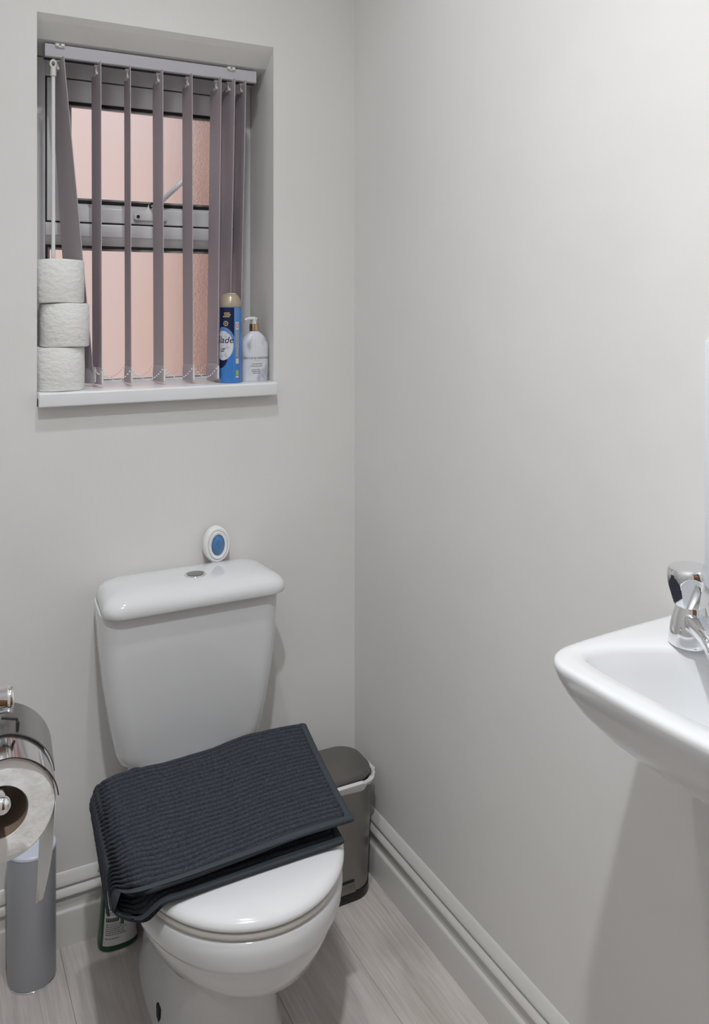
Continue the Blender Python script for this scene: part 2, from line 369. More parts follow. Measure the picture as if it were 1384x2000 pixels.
for side, mb in ((0, near), (1, far)):
    pts = [e[side] for e in ends[:6]]
    for (xa, ya), (xb, yb) in zip(pts[:-1], pts[1:]):
        n = max(6, int(math.hypot(xb-xa, yb-ya)*1.25/0.0052)); dp = 0.026 if abs(xb-xa) > 0.04 else 0.012
        for i in range(n):
            t = i/n
            mb.sphere((xa+(xb-xa)*t, ya+(yb-ya)*t+(-0.002 if side == 0 else 0.002), 1.183-4*dp*t*(1-t)), 0.0017, 6, 4)
near.make('bead_chain', M['white'], bl); far.make('bead_chain', M['white'], bl)
MB().tube([(-0.695, 0.040, 1.803), (-0.695, 0.040, 1.4185)], 0.0040, 10).make('wand', M['white'], bl)
q = MB(); q.tube([(-0.695, 0.040, 1.803), (-0.695, 0.040, 1.822)], [0.0062, 0.0058], 10); q.tube([(-0.695+0.0055*math.cos(t), 0.0405, 1.829+0.0075*math.sin(t)) for t in [2*math.pi*i/12 for i in range(13)]], 0.0024, 8)
q.tube([(-0.694, 0.043, 1.834), (-0.692, 0.055, 1.838), (-0.692, 0.0605, 1.848)], 0.0036, 8)
q.make('wand_hook', M['clip'], bl)
# ------------------------------------------------------------------ toilet rolls on the sill
def roll_parts(root, c, r, h, ro=0.021):
    b = MB(); n = 48
    prof = [(ro, 0.0), (r-0.004, 0.0), (r-0.001, 0.0015), (r, 0.004), (r+0.0006, h*0.5), (r, h-0.004), (r-0.0015, h-0.001), (r-0.005, h), (ro, h)]
    rg = [[(c[0]+rr*(1+0.008*math.sin(2*t+1)+0.004*math.sin(5*t))*math.cos(t), c[1]+rr*(1+0.008*math.sin(2*t+1))*math.sin(t), c[2]+z+0.0006*math.sin(3*t)) for t in [2*math.pi*j/n for j in range(n)]] for rr, z in prof]
    rg.append(rg[0]); b.loft(rg, False, False)
    b.make('paper', M['paperw'], root)
    k = MB(); rg = [[(c[0]+rr*math.cos(t), c[1]+rr*math.sin(t), c[2]+z) for t in [2*math.pi*j/24 for j in range(24)]] for rr, z in ((ro-0.0002, 0.001), (ro-0.0002, h-0.001), (ro-0.0015, h-0.001), (ro-0.0015, 0.001))]
    rg.append(rg[0]); k.loft(rg, False, False); k.make('card_core', M['card'], root)
rx, ry = -0.6840, 0.0265
t1 = thing('toilet_roll', 'white toilet roll at the bottom of the stack on the sill', 'toilet roll', (rx, ry, 1.1421), 'toilet rolls stacked on the window sill')
roll_parts(t1, (rx, ry, 1.1421), 0.0495, 0.0905)
def dup(root, loc, label, rz=0):
    r = root.copy(); COL.objects.link(r); r.location = loc; r.rotation_euler.z = rz; r['label'] = label
    for ch in root.children:
        c = ch.copy(); COL.objects.link(c); c.parent = r
    return r
t2 = dup(t1, (rx+0.0095, ry-0.002, 1.2332), 'white toilet roll in the middle of the stack, pushed to the right', 2.1)
t3 = dup(t1, (rx, ry, 1.3243), 'white toilet roll on top of the stack on the sill', 4.0)
# torn last sheet of the middle roll: small flap at its lower edge
# ------------------------------------------------------------------ air freshener can
cx, cy, cz = -0.3105, 0.021, 1.1421
can = thing('aerosol_can', 'tall blue air freshener aerosol with gold dome cap on the sill', 'aerosol', (cx, cy, cz))
rc = 0.0252
b = MB(); b.lathe([(rc-0.002, 0), (rc, 0.002), (rc+0.0003, 0.004), (rc-0.0004, 0.006), (rc, 0.008), (rc, 0.171), (rc-0.001, 0.173)], (cx, cy, cz), 48)
body = b.make('can_body', M['blue'], can)
b = MB(); b.lathe([(rc-0.0008, 0.1735), (rc-0.0004, 0.176), (rc-0.001, 0.183), (rc-0.003, 0.191), (rc-0.0065, 0.198), (rc-0.0105, 0.2025), (rc-0.0125, 0.2035)], (cx, cy, cz), 40)
cap = b.make('dome_cap', M['capgold'], can)
b = MB(); b.lathe([(0.0105, 0.2036), (0.0095, 0.2046), (0.004, 0.2050)], (cx+0.002, cy, cz), 24)
b.make('spray_button', M['white'], can)
# prints wrapped on the can: u = angle (deg) from straight at -F heading, v = height
A0 = R(-90-27.5+8)     # direction that faces the room's doorway
def wrap(mb_v, c, r, a0=A0, sx=1, sy=1):
    out = []
    for (u, v, w) in mb_v:
        a = a0+u/r
        out.append((c[0]+(r+w)*sx*math.cos(a), c[1]+(r+w)*sy*math.sin(a), c[2]+v))
    return out
def patch(name, m, c, r, u0, u1, v0, v1, w=0.0003, parent=can, shape=None, a0=A0, sx=1, sy=1):
    nx, nz = 10, (28 if shape else 10); b = MB(); vs = []; fs = []
    for i in range(nz+1):
        for j in range(nx+1):
            tv = (1-math.cos(math.pi*i/nz))/2 if shape else i/nz
            v = v0+(v1-v0)*tv
            if shape: lo, hi = shape(tv)
            else: lo, hi = 0, 1
            u = u0+(u1-u0)*(lo+(hi-lo)*j/nx); vs.append((u, v, w))
    for i in range(nz):
        for j in range(nx):
            a = i*(nx+1)+j; fs.append((a, a+1, a+nx+2, a+nx+1))
    b.add(wrap(vs, c, r, a0, sx, sy), fs); return b.make(name, m, parent)
ell = lambda t: (0.5-0.5*math.sqrt(max(0, 1-(2*t-1)**2)), 0.5+0.5*math.sqrt(max(0, 1-(2*t-1)**2)))
C0 = (cx, cy, cz)
patch('label_panel', M['navy'], C0, rc, -0.030, 0.0085, 0.095, 0.172)
patch('label_panel', M['blue2'], C0, rc, 0.0088, 0.0225, 0.080, 0.172, 0.0003)
patch('label_disc', M['blue2'], C0, rc, -0.047, 0.0105, 0.052, 0.128, 0.0005, shape=ell)
patch('label_disc', M['navy'], C0, rc, -0.046, -0.006, 0.034, 0.090, 0.0004, shape=ell)
patch('label_floral', M['flower'], C0, rc, -0.044, 0.0065, 0.052, 0.119, 0.0008, shape=ell)
patch('label_badge', M['goldprint'], C0, rc, -0.0165, -0.0050, 0.1300, 0.1415, 0.0007, shape=ell)
patch('label_badge', M['navy'], C0, rc, -0.0145, -0.0070, 0.1320, 0.1395, 0.0010, shape=ell)
patch('label_badge', M['label'], C0, rc, -0.0118, -0.0097, 0.1335, 0.1380, 0.0012, shape=ell)
patch('info_strip', M['label'], C0, rc, 0.0115, 0.0205, 0.121, 0.139, 0.0006)
patch('warning_mark', M['red'], C0, rc, 0.0130, 0.0195, 0.1255, 0.136, 0.0008, shape=ell)
patch('warning_mark', M['label'], C0, rc, 0.0142, 0.0183, 0.1273, 0.1342, 0.0010, shape=ell)
patch('info_strip', M['limegreen'], C0, rc, 0.0120, 0.0200, 0.018, 0.029, 0.0006)
patch('info_strip', M['label'], C0, rc, 0.0120, 0.0200, 0.012, 0.0165, 0.0006)
patch('info_strip', M['label'], C0, rc, 0.0120, 0.0205, 0.044, 0.056, 0.0006)
b = MB()
for i in range(24):
    v = 0.0585+i*0.00255
    vs = [(0.0118+rnd.random()*0.0008, v, 0.0006), (0.0200+rnd.random()*0.0010, v+0.0006, 0.0006), (0.0200, v+0.0019, 0.0006), (0.0118, v+0.0013, 0.0006)]
    b.add(wrap(vs, C0, rc), [(0, 1, 2, 3)])
b.make('small_print', M['goldprint'], can, smooth=False)
def lettering(name, body, size, m, c, r, u, v, w, parent, a0=A0, sx=1, sy=1, spacing=1.0, shear=0):
    vs, fs = text_mesh(body, size, spacing, shear)
    MB().add(wrap([(x+u, y+v, w) for x, y, z in vs], c, r, a0, sx, sy), fs).make(name, m, parent, smooth=False)
lettering('lettering', 'Glade', 0.021, M['navy'], C0, rc, -0.0185, 0.098, 0.0013, can, shear=0.25)
b = MB()
for v, x0, x1 in ((0.1580, -0.0150, -0.0015), (0.1540, -0.0145, -0.0005), (0.1500, -0.0180, -0.0035)):
    x = x0
    while x < x1:
        wd = 0.0010+rnd.random()*0.0012
        b.add(wrap([(x, v, 0.0006), (x+wd, v, 0.0006), (x+wd, v+0.0028, 0.0006), (x, v+0.0028, 0.0006)], C0, rc), [(0, 1, 2, 3)]); x += wd+0.0006
b.make('small_print', M['goldprint'], can, smooth=False)
b = MB()
for v, x0, x1 in ((0.0765, -0.022, -0.0115), (0.0715, -0.024, -0.0145)):
    b.add(wrap([(x0+(x1-x0)*i/6, v+dv+0.001*i/6, 0.0013) for dv in (0, 0.0018) for i in range(7)], C0, rc), [(i, i+1, i+8, i+7) for i in range(6)])
b.make('small_print', M['ink'], can, smooth=False)
# ------------------------------------------------------------------ hand wash bottle
sx_, sy_ = 0.0328, 0.019
hc = (-0.2490, 0.031, 1.1421)
hb = thing('soap_dispenser', 'white marbled hand wash pump bottle with gold collar on the sill', 'soap bottle', hc)
b = MB()
prof = [(0.94, 0), (0.985, 0.0015), (1, 0.004), (1, 0.078), (0.995, 0.083), (0.96, 0.090), (0.87, 0.0975), (0.74, 0.104), (0.60, 0.109), (0.45, 0.1128), (0.36, 0.1145), (0.34, 0.1165)]
rings = []
for s, z in prof:
    fy = 1 if s > 0.9 else 1+(0.9-s)*0.9
    rings.append([(hc[0]+sx_*s*math.copysign(abs(math.cos(t))**0.75, math.cos(t)), hc[1]+sy_*s*fy*math.copysign(abs(math.sin(t))**0.8, math.sin(t)), hc[2]+z) for t in [2*math.pi*j/48 for j in range(48)]])
b.loft(rings); b.make('bottle_body', M['marble'], hb)
MB().lathe([(0.0108, 0.1166), (0.0112, 0.1175), (0.0112, 0.1325), (0.0098, 0.1338)], hc, 24).make('collar', M['gold'], hb)
b = MB(); b.lathe([(0.0058, 0.1338), (0.0058, 0.1415), (0.0075, 0.1445), (0.0078, 0.1468), (0.0066, 0.148)], hc, 20)
b.tube([(hc[0], hc[1], hc[2]+0.1462), (hc[0]-0.012, hc[1]-0.003, hc[2]+0.1465), (hc[0]-0.0225, hc[1]-0.005, hc[2]+0.1445), (hc[0]-0.0245, hc[1]-0.0055, hc[2]+0.1415)], [0.0042, 0.0036, 0.003, 0.0028], 10)
b.make('pump_head', M['white'], hb)
def flat_text(body, size, m, x, z, sp=1.0):
    vs, fs = text_mesh(body, size, sp)
    out = []
    for (u, v, w) in vs:
        xx = x+u; k = max(-1, min(1, xx/sx_)); ct = abs(k)**(1/0.75); yy = -sy_*(max(0, 1-ct*ct)**0.5)**0.8-0.0004
        out.append((hc[0]+xx, hc[1]+yy, hc[2]+z+v))
    MB().add(out, fs).make('lettering', m, hb, smooth=False)
flat_text('BAYLIS & HARDING', 0.0072, M['inkgrey'], 0.0, 0.0545, 0.95)
flat_text('ENGLAND', 0.0032, M['goldprint'], 0.0, 0.0485, 1.2)
b = MB()
for z, x0, x1 in ((0.040, -0.012, 0.010), (0.035, -0.016, 0.013), (0.0265, -0.013, 0.006), (0.0225, -0.013, 0.008), (0.0185, -0.010, 0.005)):
    x = x0
    while x < x1:
        w_ = 0.0012+rnd.random()*0.002; yy = lambda q: hc[1]-sy_*(max(0, 1-(abs(q)/sx_)**2.667)**0.5)**0.8-0.0004
        b.add([(hc[0]+x, yy(x), hc[2]+z), (hc[0]+x+w_, yy(x+w_), hc[2]+z), (hc[0]+x+w_, yy(x+w_), hc[2]+z+0.0018), (hc[0]+x, yy(x), hc[2]+z+0.0018)], [(0, 1, 2, 3)]); x += w_+0.0012
b.make('small_print', M['inkgrey'], hb, smooth=False)
# ------------------------------------------------------------------ toilet
TX = -0.455
wc = thing('toilet', 'white close-coupled toilet with lid down against the back wall', 'toilet', (TX, -0.32, 0))
# pan: rim, bowl and foot in one ceramic body
b = MB()
def pan(a, cyy, bf, bb, z, pf=2.0, pb=2.6): return egg(TX, cyy, a, bf, bb, z, 72, pb, pf)
rg = [pan(0.112, -0.30, 0.165, 0.25, 0.000, 2.4, 3.2), pan(0.112, -0.30, 0.166, 0.25, 0.012, 2.4, 3.2), pan(0.104, -0.30, 0.160, 0.25, 0.03, 2.4, 3.2),
      pan(0.099, -0.30, 0.158, 0.25, 0.10, 2.3, 3.0), pan(0.100, -0.31, 0.165, 0.25, 0.16, 2.2, 3.0), pan(0.110, -0.33, 0.185, 0.25, 0.195, 2.1, 2.8),
      pan(0.130, -0.36, 0.212, 0.25, 0.225, 2.0, 2.8), pan(0.150, -0.39, 0.222, 0.25, 0.255, 2.0, 2.8), pan(0.162, -0.405, 0.222, 0.27, 0.285, 2.0, 2.8),
      pan(0.1665, -0.418, 0.216, 0.27, 0.305, 2.0, 2.8), pan(0.1675, -0.42, 0.215, 0.27, 0.311, 2.0, 2.8), pan(0.1725, -0.42, 0.219, 0.27, 0.314, 2.0, 2.8),
      pan(0.1760, -0.425, 0.216, 0.27, 0.322, 2.0, 2.8), pan(0.1770, -0.43, 0.212, 0.27, 0.342, 2.0, 2.8), pan(0.1755, -0.43, 0.211, 0.268, 0.355, 2.0, 2.8),
      pan(0.1735, -0.43, 0.205, 0.262, 0.3615, 2.0, 2.8), pan(0.160, -0.43, 0.19, 0.25, 0.3635, 2.0, 2.8)]
b.loft(rg)
b.loft([rrect(TX, -0.115, 0.10, 0.085, 0.04, 0.20), rrect(TX, -0.112, 0.120, 0.092, 0.04, 0.29), rrect(TX, -0.112, 0.105, 0.096, 0.04, 0.35), rrect(TX, -0.108, 0.100, 0.090, 0.04, 0.372), rrect(TX, -0.100, 0.092, 0.080, 0.03, 0.383), rrect(TX, -0.095, 0.085, 0.07, 0.03, 0.3855)])
pano = b.make('pan', M['ceramic'], wc, angle=60)
q = MB(); q.box(TX-0.1075, TX-0.096, -0.314, -0.294, 0.020, 0.046); q.make('floor_fixing', M['black'], wc, bevel=0.003)
# seat ring and lid
b = MB(); SY = -0.44
sr = lambda a, bf, z: egg(TX, SY, a, bf, 0.225, z, 72, 3.0, 2.0)
b.loft([sr(0.168, 0.193, 0.3645), sr(0.173, 0.198, 0.3655), sr(0.175, 0.200, 0.370), sr(0.174, 0.199, 0.3755), sr(0.168, 0.193, 0.3765)]); b.make('seat', M['seatring'], wc, angle=60)
b = MB()
b.loft([sr(0.168, 0.193, 0.3775), sr(0.1745, 0.1995, 0.3782), sr(0.1770, 0.2025, 0.382), sr(0.1765, 0.2020, 0.387), sr(0.1725, 0.1975, 0.3925), sr(0.167, 0.188, 0.3965), sr(0.150, 0.172, 0.399), sr(0.12, 0.14, 0.4005), sr(0.06, 0.07, 0.4015)])
b.make('lid', M['seat'], wc, angle=60)
# cistern
CX = -0.446
b = MB()
def taper(ring, k, y0=-0.17):
    """narrow a ring towards the wall"""
    return [(CX+(x-CX)*(1-k*(y-y0)/(-y0)), y, z) for x, y, z in ring]
cis = [(0.3865, 0.105, -0.110), (0.3880, 0.123, -0.128), (0.3930, 0.138, -0.141), (0.403, 0.1480, -0.149), (0.424, 0.1560, -0.154), (0.48, 0.1665, -0.159), (0.55, 0.1775, -0.163), (0.62, 0.1845, -0.165), (0.68, 0.1880, -0.167), (0.7125, 0.190, -0.168)]
b.loft([taper(rrect(CX, (yf-0.006)/2, hx, (abs(yf)-0.006)/2, 0.040, z, 8), 0.07) for z, hx, yf in cis]); cist = b.make('cistern', M['ceramic'], wc, angle=60)
LX = -0.441
b = MB()
def lidring(z, i): return taper(rrect(LX, -0.0955, 0.191-i, 0.0905-i*0.9, 0.038, z, 8), 0.075)
b.loft([lidring(0.7135, 0.010), lidring(0.7135, 0.001), lidring(0.7160, 0.0), lidring(0.7240, -0.001), lidring(0.7330, 0.0015), lidring(0.7405, 0.007), lidring(0.7460, 0.015), lidring(0.7500, 0.027), lidring(0.7530, 0.045), lidring(0.7545, 0.065)])
clid = b.make('cistern_lid', M['ceramic'], wc, angle=60)
bc = (-0.432, -0.106, 0.7528)
b = MB(); b.lathe([(0.0235, -0.001), (0.0235, 0.0012), (0.022, 0.0028), (0.0185, 0.0034), (0.018, 0.0022), (0.0175, 0.0022)], bc, 40)
fb = b.make('flush_button', M['chrome'], wc)
for sgn in (0, 1):
    pts = []; n = 24
    half = []
    for k in range(n+1):
        a = R(0 if not sgn else 180)+math.pi*k/n; half.append((0.0168*math.cos(a), 0.0168*math.sin(a)))
    wav = []
    for k in range(1, n):
        u = -1+2*k/n; uu = u if not sgn else -u
        wav.append((0.0168*uu, 0.004*math.sin(uu*math.pi)+(0.0004 if not sgn else -0.0004)))
    poly = half+wav
    ang = R(25); ca, sa = math.cos(ang), math.sin(ang)
    poly = [(bc[0]+x*ca-y*sa, bc[1]+x*sa+y*ca) for x, y in poly]
    MB().loft([[(x, y, bc[2]+0.001) for x, y in poly], [(x, y, bc[2]+0.0036+0.0006*sgn) for x, y in poly]]).make('button_half', M['satin'], fb, smooth=False)
# ------------------------------------------------------------------ gel air freshener on the cistern
fx, fy, fz = -0.3585, -0.0225, 0.7470
ga = thing('gel_air_freshener', 'small oval white air freshener with blue gel on the cistern lid', 'air freshener', (fx, fy, fz))
def oval(hx, hz, y, n=48, zc=0.0405, low=None):
    o = []
    for k in range(n):
        t = 2*math.pi*k/n; z = zc+hz*math.sin(t)
        if low is not None: z = max(low, z)
        o.append((fx+hx*math.cos(t), fy+y, fz+z))
    return o
b = MB()
b.loft([oval(0.0285, 0.0385, 0.012, low=0.0015), oval(0.0300, 0.0395, 0.009, low=0.0), oval(0.0300, 0.0395, -0.004, low=0.0), oval(0.0290, 0.0385, -0.0085, low=0.001), oval(0.0265, 0.0360, -0.0115, low=0.004), oval(0.0232, 0.0322, -0.0115), oval(0.0228, 0.0318, -0.0095), oval(0.0225, 0.0315, -0.0095)])
b.make('housing', M['white'], ga, angle=40)
b = MB(); rg = [oval(0.0219, 0.0309, -0.009), oval(0.0219, 0.0309, -0.0125), oval(0.0205, 0.0292, -0.0140), oval(0.0155, 0.0238, -0.0128), oval(0.0150, 0.0232, -0.0100)]
b.loft(rg, True, False); b.make('bezel', M['white'], ga, angle=40)
b = MB(); n = 12
o1 = [(fx+0.0152*math.cos(2*math.pi*k/n), fy-0.0103, fz+0.0405+0.0234*math.sin(2*math.pi*k/n)) for k in range(n)]
o2 = [(fx+0.0085*math.cos(2*math.pi*(k+0.5)/n)+rnd.uniform(-.001, .001), fy-0.0168+rnd.uniform(-.0025, .0020), fz+0.0405+0.013*math.sin(2*math.pi*(k+0.5)/n)) for k in range(n)]
vs = o1+o2+[(fx+0.001, fy-0.0185, fz+0.042)]; fs = []
for k in range(n):
    k2 = (k+1) % n; fs += [(k, k2, n+k), (k2, n+k2, n+k), (n+k, n+k2, 2*n)]
fs.append(tuple(reversed(range(n))))
b.add(vs, fs); b.make('gel_window', M['gel'], ga, smooth=False)
MB().box(fx-0.011, fx+0.011, fy-0.0095, fy+0.008, fz, fz+0.004).make('foot', M['white'], ga, bevel=0.001)
# ------------------------------------------------------------------ towel folded over the lid
tw = thing('hand_towel', 'dark slate ribbed towel folded over the closed toilet lid', 'towel', (-0.46, -0.37, 0.4025))
NV, RIB = 26*14, 26
def spline(P, n):
    P = [Vector(p) for p in P]; out = []
    seg = len(P)-1
    for i in range(n+1):
        t = i/n*seg; k = min(int(t), seg-1); f = t-k
        p0 = P[max(k-1, 0)]; p1 = P[k]; p2 = P[k+1]; p3 = P[min(k+2, seg)]
        out.append(0.5*((2*p1)+(-p0+p2)*f+(2*p0-5*p1+4*p2-p3)*f*f+(-p0+3*p1-3*p2+p3)*f**3))
    return out
def prof_at(v):
    """folded profile (x, z): lower layer on the lid, loop at the left, upper layer; v 0 back .. 1 front"""
    sh = -0.055*v
    t = min(1, max(0, (v-0.25)/0.75)); d = t*t*(3-2*t)          # the loop droops at the front, where the lid curves away
    rz = 0.014*(1-v)**2
    op = 0.006+0.008*v*v
    X = -0.6485-0.022*v
    low = [(-0.250+sh, 0.4090), (-0.35+sh, 0.4098), (-0.46+sh, 0.4098), (-0.555+sh*0.5, 0.4095), (-0.610-0.004*v, 0.4085), (-0.634-0.004*v, 0.4065-0.020*d)]
    loop = [(-0.6435-0.009*v, 0.4035-0.030*d), (X+0.0015, 0.4035-0.036*d), (X-0.001, 0.4085-0.028*d), (X+0.0005, 0.4165-0.012*d), (X+0.007, 0.4225-0.005*d)]
    up = [(-0.628-0.018*v, 0.4275+0.004*(1-v)), (-0.585-0.03*v, 0.4285+0.006*(1-v)+op*0.3-0.003*math.sin(3*v)), (-0.52+sh*0.8, 0.4265+0.004*(1-v)+op*0.5), (-0.43+sh, 0.4275+op*0.7+rz*0.3), (-0.33+sh, 0.4285+op+rz*0.8), (-0.232+sh, 0.4260+op+rz)]
    return low+loop+up
def yv(v, s): # s 0..1 along the profile: upper layer right end at s=1
    x = max(0, (s-0.5)*2)
    base = -0.205-0.347*v+0.088*v*v*math.exp(-((s-0.50)/0.13)**2)
    return base-0.012*math.sin(math.pi*x)*(1-v)-0.024*(1-v)*max(0, x-0.85)/0.15*0.8+0.004*math.sin(5*s+2*v)
NS = 220
def grid(v0, v1, nv, ribs):
    top, bot = [], []
    for i in range(nv+1):
        v = v0+(v1-v0)*i/nv
        P = spline([(x, 0, z) for x, z in prof_at(v)], NS)
        rt, rb = [], []
        for j, p in enumerate(P):
            q0 = P[max(j-1, 0)]; q1 = P[min(j+1, NS)]; t = (q1-q0); nrm = Vector((-t.z, 0, t.x)); nrm = nrm.normalized() if nrm.length > 1e-9 else Vector((0, 0, 1))
            y = yv(v, j/NS)
            ph = v*RIB+0.16*math.sin(j*0.105+i*0.015)+0.06*math.sin(j*0.45)+0.25*noise.noise(Vector((j*0.055, i*0.015, 3)))
            u_ = min(1.0, abs((ph % 1)-0.5)*2/0.78); rib = 0.0084*math.sqrt(max(0.0, 1-u_*u_)) if ribs and 2 < j < NS-2 else 0.0040
            edge = min(1, min(j, NS-j)/2.0+0.35)
            wob = 0.0006*noise.noise(Vector((p.x*60, y*90, p.z*60)))
            base = Vector((p.x, y, p.z))
            rt.append(base+nrm*((0.0010+rib)*edge+wob)); rb.append(base-nrm*((0.0014+rib*0.3)*edge))
        top.append(rt); bot.append(rb)
    return top, bot
def sheet(v0, v1, nv, ribs, name, m, j0=0, j1=NS):
    top, bot = grid(v0, v1, nv, ribs)
    MB().loft([[tuple(p) for p in r1[j0:j1+1]]+[tuple(p) for p in reversed(r2[j0:j1+1])] for r1, r2 in zip(top, bot)]).make(name, m, tw, angle=180)
sheet(0.0, 0.968, NV, True, 'terry_panel', M['towel'], 3, NS-3)
sheet(0.0, 0.968, 60, False, 'side_hem', M['hem'], 0, 3)
sheet(0.0, 0.968, 60, False, 'side_hem', M['hem'], NS-3, NS)
sheet(0.968, 1.0, 6, False, 'front_hem', M['hem'])
# second layer hanging down behind the loop on the left
b = MB(); rows = []
for i in range(140+1):
    v = i/140; y = -0.207-0.225*v
    X = -0.655-0.016*v; zb = 0.372-0.042*v
    path = [(-0.640, 0.4155), (X+0.004, 0.414-0.004*v), (X-0.004, 0.402), (X-0.006, (0.402+zb)/2), (X-0.002, zb)]
    P = spline([(x, 0, z) for x, z in path], 24)
    rt, rb = [], []
    for j, p in enumerate(P):
        rib = 0.0024*abs(math.sin(math.pi*v*17))**0.6*min(1, j/6)
        fr = 0.0016*noise.noise(Vector((y*260, j*1.3, 2)))*min(1, j/6)
        rt.append((p.x-0.0014-rib+fr, y, p.z+fr)); rb.append((p.x+0.0012, y, p.z))
    rows.append(rt+rb[::-1])
b.loft(rows); b.make('hanging_layer', M['towel'], tw, angle=180)
# ------------------------------------------------------------------ pedal bin
bn = thing('pedal_bin', 'slim brushed steel pedal bin tucked in the corner behind the toilet', 'bin', (-0.150, -0.100, 0))
BX, BY = -0.1400, -0.1135
b = MB(); b.loft([rrect(BX, BY, 0.100, 0.0620, 0.046, 0.0, 8), rrect(BX, BY, 0.102, 0.0635, 0.047, 0.004, 8), rrect(BX, BY, 0.102, 0.0635, 0.047, 0.020, 8), rrect(BX, BY, 0.100, 0.062, 0.046, 0.022, 8)])
b.make('base_ring', M['black'], bn)
b = MB(); b.loft([rrect(BX, BY, 0.0995, 0.0610, 0.045, 0.0225, 10), rrect(BX, BY, 0.103, 0.065, 0.047, 0.13, 10), rrect(BX, BY, 0.1070, 0.0695, 0.050, 0.262, 10)])
b.make('bin_body', M['steel'], bn)
LB = BY
b = MB(); b.loft([rrect(BX-0.001, LB, 0.1035, 0.0660, 0.049, 0.2630, 10), rrect(BX-0.001, LB, 0.1050, 0.0675, 0.050, 0.2640, 10), rrect(BX-0.001, LB, 0.1050, 0.0675, 0.050, 0.2770, 10), rrect(BX-0.001, LB, 0.1040, 0.0665, 0.049, 0.2788, 10), rrect(BX-0.001, LB, 0.080, 0.045, 0.038, 0.2815, 10), rrect(BX-0.001, LB, 0.04, 0.02, 0.018, 0.2830, 10)])
b.make('bin_lid', M['steel'], bn, angle=50)
# crumpled liner edge turned over the rim
b = MB(); base = rrect(BX, BY, 0.1070, 0.0695, 0.050, 0.0, 26); n = len(base); rgs = [[] for _ in range(6)]
for k, (x, y, _) in enumerate(base):
    c_ = Vector((x-BX, y-BY, 0)).normalized(); t = 2*math.pi*k/n
    q_ = k*0.11
    w1 = noise.noise(Vector((x*38, y*38, 1.5))); w2 = noise.noise(Vector((x*55, y*55, 5.2))); w3 = noise.noise(Vector((x*150, y*150, 9)))
    bulge = max(0.0015, 0.0065+0.0075*w1+0.003*w3); drop = max(0.006, 0.0155+0.013*w2+0.004*w3); hgt = 0.2655+0.0050*w1+0.002*w3
    for i, (o_, z_) in enumerate(((0.0005, 0.263), (0.0012, hgt), (0.002+bulge*0.4, hgt+0.0025), (0.0025+bulge, hgt-0.003+0.003*w3), (0.0020+bulge*(0.55+0.35*w3), hgt-drop*0.6), (0.0012+0.002*abs(w2), hgt-drop))):
        px_ = x+c_.x*o_; py_ = y+c_.y*o_
        rgs[i].append((min(px_, -0.0190), py_, z_))
b.loft(rgs, False, False); b.make('bin_liner', M['liner'], bn, angle=40)
b = MB(); b.prism([(-0.1760, 0.0235), (-0.1815, 0.0245), (-0.1840, 0.028), (-0.1840, 0.034), (-0.1800, 0.044), (-0.1760, 0.046)], 'x', -0.210, -0.092)
b.make('pedal', M['steel'], bn, bevel=0.001)
MB().box(-0.210, -0.092, -0.1772, -0.170, 0.046, 0.0490).make('pedal_slot', M['dark'], bn, smooth=False)
# ------------------------------------------------------------------ cleaning spray
px, py = -0.580, -0.050
sp = thing('cleaning_spray', 'green cleaning bottle with white label on the floor behind the toilet', 'spray bottle', (px, py, 0))
b = MB()
def sring(hx, hy, z): return [(px+hx*math.copysign(abs(math.cos(t))**0.8, math.cos(t)), py+hy*math.copysign(abs(math.sin(t))**0.8, math.sin(t)), z) for t in [2*math.pi*j/40 for j in range(40)]]
SP = [(0.0375, 0.0245, 0.0), (0.040, 0.0275, 0.003), (0.0405, 0.028, 0.010), (0.038, 0.027, 0.03), (0.0345, 0.0255, 0.075), (0.0315, 0.024, 0.12), (0.030, 0.023, 0.15), (0.026, 0.0205, 0.175), (0.018, 0.0165, 0.195), (0.0135, 0.0135, 0.205), (0.0130, 0.0130, 0.212)]
b.loft([sring(*p) for p in SP]); b.make('bottle_body', M['green'], sp)
b = MB(); b.lathe([(0.0145, 0.2122), (0.0150, 0.214), (0.0150, 0.228), (0.012, 0.230)], (px, py, 0), 20); b.make('screw_cap', M['white'], sp)
b = MB(); b.prism([(px-0.03, 0.2305), (px+0.020, 0.2305), (px+0.026, 0.245), (px+0.018, 0.256), (px-0.034, 0.258), (px-0.040, 0.250)], 'y', py-0.009, py+0.009); b.make('trigger_head', M['green'], sp, bevel=0.003)
b = MB(); b.tube([(px-0.022, py, 0.2305), (px-0.030, py, 0.215), (px-0.036, py, 0.195)], [0.005, 0.004, 0.003], 8); b.make('trigger', M['white'], sp)
def spf(u, z, off=0.0004):
    """point on the front of the bottle: u -1..1 across the half width"""
    for (a, c) in zip(SP[:-1], SP[1:]):
        if a[2] <= z <= c[2]:
            f = (z-a[2])/(c[2]-a[2]); hx = a[0]+(c[0]-a[0])*f; hy = a[1]+(c[1]-a[1])*f; break
    k = min(1, abs(u))**(1/0.8); s_ = math.sqrt(max(0, 1-k*k))**0.8
    return (px+hx*u, py-hy*s_-off, z)
def spatch(name, m, u0, u1, z0, z1, off, nx=14, nz=8):
    MB().add([spf(u0+(u1-u0)*j/nx, z0+(z1-z0)*i/nz, off) for i in range(nz+1) for j in range(nx+1)], [(i*(nx+1)+j, i*(nx+1)+j+1, (i+1)*(nx+1)+j+1, (i+1)*(nx+1)+j) for i in range(nz) for j in range(nx)]).make(name, m, sp)
spatch('label', M['label'], -0.86, 0.92, 0.013, 0.125, 0.0005)
spatch('label_band', M['teal'], -0.72, -0.25, 0.0835, 0.0865, 0.0009, 6, 1)
